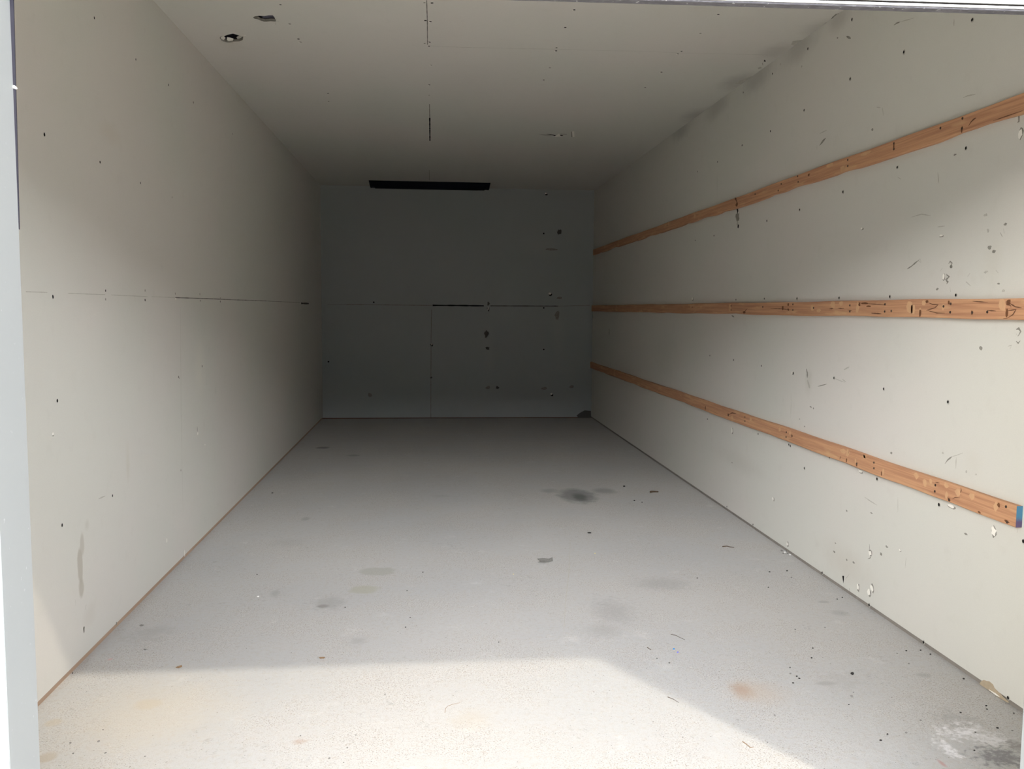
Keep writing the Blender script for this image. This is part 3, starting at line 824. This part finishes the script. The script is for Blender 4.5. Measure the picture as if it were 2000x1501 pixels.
rail('wooden_rail', 'lowest pine rail on right wall, its near sawn end painted blue and purple', 0.6248, 0.5585, 2.479, 9.70,
     [(1707, 903), (1707, 914), (1827, 947), (1826, 959), (1673.6, 905), (1967, 1019), (1536, 843.6), (1535.5, 853), (1547, 851), (1378, 796), (1422.6, 810), (1965, 989), (1854, 976), (1455, 822), (1455, 814)],
     [((1790, 928), .016, .012), ((1806, 943), .012, .013), ((1849.5, 948), .013, .010), ((1870.5, 960.5), .014, .013), ((1898.5, 969), .014, .012), ((1945, 988.5), .011, .014), ((1848.6, 967.5), .010, .012), ((1725, 920), .008, .014), ((1687.6, 892), .012, .008),
      ((1647.5, 881), .03, .014), ((1656, 883), .014, .018), ((1689.5, 890), .014, .010), ((1466, 818), .016, .012), ((1523, 838), .014, .012), ((1543, 844), .012, .012), ((1430, 815), .012, .014), ((1671, 900), .006, .012), ((1818, 940), .01, .01)],
     [((1422.6, 809.5), .016, .009), ((1951, 986), .008, .009), ((1854, 975), .008, .006), ((1673.5, 906), .007, .008), ((1653.5, 899), .006, .010), ((1547, 851), .008, .008), ((1913, 1000), .008, .004), ((1967, 1018), .012, .004), ((1378, 796), .008, .014), ((1722, 925), .006, .01)],
     [([(1877, 951), (1878, 957), (1876, 962)], .005), ([(1657.5, 879), (1658, 885)], .005), ([(1424, 809), (1430, 806), (1438, 807)], .006), ([(1827, 941), (1836, 943)], .003), ([(1860, 974), (1866, 971), (1876, 972)], .003), ([(1640, 897), (1643, 890)], .004)], .003, paint=True, seed=8)

# ------------------------------------------------------------------ unlit strip light across the back of the ceiling
t = empty('strip_light', (1.162, 9.335, H))
tag(t, 'black unlit strip light fixed across the ceiling near the back wall', 'lamp')
XA, XB, HF = 0.623, 0.598, .062


def prism(bm, xa_top, xb_top, xa_bot, xb_bot, y0, y1, z0, z1, inset=0.0):
    v = [bm.verts.new(p) for p in ((xa_bot, y0 + inset, z0), (xb_bot, y0 + inset, z0), (xb_bot, y1 - inset, z0), (xa_bot, y1 - inset, z0), (xa_top, y0, z1), (xb_top, y0, z1), (xb_top, y1, z1), (xa_top, y1, z1))]
    for idx in ((0, 3, 2, 1), (4, 5, 6, 7), (0, 1, 5, 4), (1, 2, 6, 5), (2, 3, 7, 6), (3, 0, 4, 7)): bm.faces.new([v[i] for i in idx])


bm = bmesh.new()
prism(bm, -XA + .02, XA - .02, -XB - .003, XB + .003, -.055, .055, -HF, 0, .010)
finish('housing', bm, m_black_metal, t)
for s in (-1, 1):
    bm = bmesh.new()
    a, b = sorted((s * (XA - .02), s * XA)); c_, d_ = sorted((s * (XB - .0), s * (XB + .012)))
    prism(bm, a, b, c_, d_, -.057, .057, -HF - .001, 0, .008)
    finish('end_cap', bm, m_black_metal, t)
bm = bmesh.new()
prism(bm, -XB + .03, XB - .03, -XB + .035, XB - .035, -.042, .042, -HF - .008, -HF, .008)
finish('diffuser', bm, m_smoked, t)

# ------------------------------------------------------------------ litter on the floor
m_grit = flat('dark_grit', (0.030, 0.028, 0.027), 0.9, 0.2)
m_greystone = flat('grey_stone', (0.22, 0.21, 0.20), 0.9, 0.2, vary=.3, scale=200)
m_twig = flat('dry_twig', (0.085, 0.06, 0.04), 0.9, 0.1)
m_leaf = flat('dry_leaf', (0.26, 0.17, 0.10), 0.9, 0.1, vary=.3, scale=150)
m_flake = flat('grey_flake', (0.24, 0.235, 0.22), 0.9, 0.1, vary=.4, scale=120)
m_hair = flat('tan_fibre', (0.30, 0.22, 0.14), 0.9, 0.1)
m_blue = flat('blue_plastic', (0.02, 0.20, 0.50), 0.5, 0.4)
m_violet = flat('violet_plastic', (0.12, 0.12, 0.55), 0.5, 0.4)
m_crumbw = flat('white_crumb', (0.88, 0.88, 0.86), 0.8, 0.2)
m_yellow = flat('pale_yellow_crumb', (0.80, 0.70, 0.38), 0.8, 0.2)


def stone_mesh(bm, r, flatness=.6, seed=0):
    rnd = random.Random(seed)
    bmesh.ops.create_icosphere(bm, subdivisions=2, radius=1)
    d = [(Vector((rnd.gauss(0, 1), rnd.gauss(0, 1), rnd.gauss(0, 1))).normalized(), rnd.uniform(.55, .9)) for _ in range(7)]
    for v in bm.verts:
        co = v.co.copy()
        for n_, k_ in d:
            e = co.dot(n_)
            if e > k_: co -= n_ * (e - k_) * .85
        v.co = Vector((co.x * r * 1.15, co.y * r * .9, co.z * r * flatness))
    zmin = min(v.co.z for v in bm.verts)
    for v in bm.verts: v.co.z -= zmin


def stone(name, px, py, wpx, mat, label, cat, group=None, flatness=.6, seed=0, rot=None):
    c = at('F', px, py)
    r = wpx / FPX * (c - CAM).dot(FWD) / 2 * .88
    bm = bmesh.new()
    stone_mesh(bm, r, flatness, seed)
    o = finish(name, bm, mat, loc=c + Vector((0, 0, .0001)))
    o.rotation_euler = (0, 0, rot if rot is not None else random.uniform(0, 6.28))
    return tag(o, label, cat, group)


def twig(name, pix, r, mat, label, cat):
    P = [at('F', *p) for p in pix]
    c = P[0].copy(); c.z = .0001
    bm = bmesh.new()
    rings = []
    for i, p in enumerate(P):
        d = (P[min(i + 1, len(P) - 1)] - P[max(i - 1, 0)]).normalized()
        s = Vector((0, 0, 1)).cross(d)
        rr = r * (1 - .45 * i / (len(P) - 1))
        q = p - c; q.z = r + (.0006 * (i % 2))
        rings.append([bm.verts.new(q + s * (rr * math.cos(a)) + Vector((0, 0, rr * math.sin(a)))) for a in [k * math.pi / 3 for k in range(6)]])
    for a, b in zip(rings[:-1], rings[1:]):
        for j in range(6): bm.faces.new((a[j], a[(j + 1) % 6], b[(j + 1) % 6], b[j]))
    bm.faces.new(rings[0][::-1]); bm.faces.new(rings[-1])
    bmesh.ops.recalc_face_normals(bm, faces=bm.faces[:])
    zmin = min(v.co.z for v in bm.verts)
    for v in bm.verts: v.co.z -= zmin
    return tag(finish(name, bm, mat, loc=c), label, cat)


def flake(name, pix, mat, label, cat, thick=.002, curl=.004):
    P = [at('F', *p) for p in pix]
    cen = sum(P, Vector()) / len(P)
    bm = bmesh.new()
    R_ = max((p - cen).length for p in P)
    lo = [bm.verts.new((p.x - cen.x, p.y - cen.y, curl * ((p - cen).length / R_) ** 2)) for p in P]
    hi = [bm.verts.new(v.co + Vector((0, 0, thick))) for v in lo]
    cl, ch = bm.verts.new((0, 0, 0)), bm.verts.new((0, 0, thick))
    n_ = len(P)
    for i in range(n_):
        j = (i + 1) % n_
        bm.faces.new((lo[i], lo[j], hi[j], hi[i])); bm.faces.new((hi[i], hi[j], ch)); bm.faces.new((lo[j], lo[i], cl))
    bmesh.ops.recalc_face_normals(bm, faces=bm.faces[:])
    return tag(finish(name, bm, mat, loc=(cen.x, cen.y, .0001)), label, cat)


stone('pebble', 1664.5, 1317, 8.5, m_grit, 'black pebble between sunlit patch and right wall, largest of the dark bits', 'pebble', seed=2, flatness=.8)
stone('pebble', 1663.5, 1360, 7, m_greystone, 'small grey pebble on shaded concrete, just in front of the black one', 'pebble', seed=3, flatness=.5)
stone('chip', 1151, 1041, 8, m_grit, 'small flat black chip on floor behind the torn grey flake', 'chip', seed=4, flatness=.4)
G = 'dark grit crumbs on the shaded floor along the right wall'
for i, (px, py, w) in enumerate([(1545.7, 1127.6, 4), (1587.7, 1266, 4.5), (1585, 1285, 4.5), (1543, 1303.6, 4), (1543.5, 1316, 5), (1549, 1334, 5), (1658, 1376, 3.5), (1733, 1434, 5), (1770, 1431.7, 5.5), (1926, 1378.5, 5), (1882, 1326, 5),
                                  (1720, 1446, 6), (1775, 1296, 4), (1817, 1278, 4.5), (1798, 1270, 4), (1948, 1422, 5.5), (1611.5, 1225.6, 3.5), (1503, 1117, 4), (1500.5, 1147, 3.5), (1876, 1391.5, 4.5), (1798, 1407, 4.5), (1980, 1393, 4),
                                  (1556, 1321, 4.5), (1561, 1325, 4.5), (1667, 1352, 3.5), (1927.5, 1385, 4), (1903, 1465.5, 4.5), (1770, 1271, 4), (1752, 1276, 3.5), (1553, 1229, 3), (1362, 1129, 3.5), (1905, 1430, 4), (1977, 1427, 4), (1537, 1115, 4), (1645, 1167, 3.5), (1635, 1170, 3.5)]):
    stone('grit_crumb', px, py, w, m_grit if i % 4 else m_greystone, 'tiny dark crumb of grit on the shaded floor along the right wall', 'grit', G, seed=20 + i % 6)
G = 'small grey stones on the sunlit floor'
for i, (px, py, w) in enumerate([(192.5, 1448, 5.5), (137.6, 1451, 5), (206, 1470.5, 5.5), (587, 1437, 4), (678.5, 1460.5, 5), (643, 1481, 5), (671, 1489, 4), (695, 1435.5, 3.5), (1499, 1450, 4), (1513, 1397, 5), (752, 1356, 4), (201, 1425, 3.5), (283, 1477, 3.5), (143, 1471.5, 4.5)]):
    stone('stone_crumb', px, py, w, m_greystone, 'tiny grey stone on the sunlit concrete by the doorway', 'stone', G, seed=40 + i % 5)
G = 'dark specks on the middle of the shaded floor'
for i, (px, py, w) in enumerate([(792, 1225, 4), (974, 1254, 3.5), (1283, 1285.6, 3.5), (1307, 1294.6, 4), (826, 1117.5, 3.5), (795, 1153.5, 3.5), (1219, 950, 5), (1239, 978, 4.5), (1254, 981, 3.5), (801, 1206, 3), (532, 963, 4), (502, 1122, 3), (674, 1186, 3)]):
    stone('speck', px, py, w, m_grit, 'tiny dark speck on the open middle of the shaded floor', 'grit', G, seed=50 + i % 4, flatness=.5)
twig('splinter', [(1270, 962), (1276, 961.3), (1286, 961.6)], .007, m_twig, 'dark splinter lying far back on floor near right wall, right of the oil stain', 'splinter')
twig('twig', [(1411, 1067.5), (1420, 1067), (1426, 1068.4), (1434, 1069.5)], .0026, m_twig, 'thin dark twig on floor close to the right wall, beneath the lowest rail', 'twig')
twig('twig', [(1310, 1238.5), (1320, 1241), (1329, 1245.5), (1338, 1249.5)], .0011, m_twig, 'slender twig on shaded floor just beside the blue plastic bit', 'twig')
twig('twig', [(1264, 1264.5), (1268, 1267), (1271.5, 1269.5)], .0013, m_twig, 'very short twig on shaded floor by the corner of the sunlit patch', 'twig')
twig('twig', [(1304, 1361), (1314, 1365), (1326, 1372)], .0010, m_twig, 'short thin twig on the sunlit floor, near the shadow edge', 'twig')
twig('twig', [(1450, 1448), (1457, 1453), (1466, 1460), (1472, 1459)], .0012, m_leaf, 'reddish brown bent twig on the brightest sunlit floor at right', 'twig')
twig('fibre', [(869, 1391.5), (870, 1384), (874, 1379), (884, 1375.5), (899, 1372)], .0008, m_hair, 'curved tan fibre on the middle of the sunlit floor', 'fibre')
flake('paper_flake', [(1049, 1092), (1060, 1090.5), (1072, 1091.5), (1079, 1090), (1080, 1096), (1072, 1098), (1064, 1100), (1050, 1100), (1056, 1096)], m_flake, 'torn dark grey flake lying in the middle of the shaded floor', 'flake')
flake('leaf', [(343, 1305.5), (347, 1302), (355, 1300.5), (355.5, 1303), (349, 1305)], m_leaf, 'small brown leaf scrap at the shadow edge on the left', 'leaf', .001, .004)
flake('leaf', [(272, 1222), (276, 1220), (281, 1220.5), (280, 1223), (275, 1223)], m_flake, 'dark leaf scrap on shaded floor near the left wall, upper one', 'leaf', .001, .003)
flake('leaf', [(280, 1269), (284, 1268), (287, 1269.5), (283, 1270.5)], m_flake, 'dark leaf scrap on shaded floor near the left wall, lower one', 'leaf', .001, .003)
flake('leaf', [(623, 1285), (629, 1283.5), (635, 1284.5), (633, 1287), (625, 1286.5)], m_leaf, 'pale brown leaf scrap lying just inside the shadow edge', 'leaf', .001, .003)
stone('plastic_bit', 1316, 1267.5, 4.6, m_blue, 'bright blue plastic bit on shaded floor beside the slender twig', 'plastic bit', seed=6)
stone('plastic_bit', 1324, 1274, 4.6, m_violet, 'violet blue plastic bit on shaded floor, in front of the bright blue one', 'plastic bit', seed=7)
stone('white_crumb', 504, 1165.5, 5.5, m_crumbw, 'bright white crumb on the shaded floor toward the left', 'crumb', seed=8)
stone('yellow_crumb', 1002.6, 1121.5, 4, m_yellow, 'pale yellow crumb on mid floor, left of the torn grey flake', 'crumb', seed=9)
stone('yellow_crumb', 1162, 1081, 4, m_yellow, 'pale yellow crumb on mid floor, right of the torn grey flake', 'crumb', seed=10)
G = 'crumbled board bits against the foot of the right wall'
for i, (px, py, w) in enumerate([(1527, 1076, 5), (1533, 1079.5, 6), (1538, 1081, 5), (1530, 1081, 4), (1543, 1083.5, 4.5), (1536, 1076.5, 4)]):
    stone('board_crumb', px, py, w, (m_greystone, m_crumbw, m_flake)[i % 3], 'bit of crumbled board against the foot of the right wall', 'crumb', G, seed=60 + i)
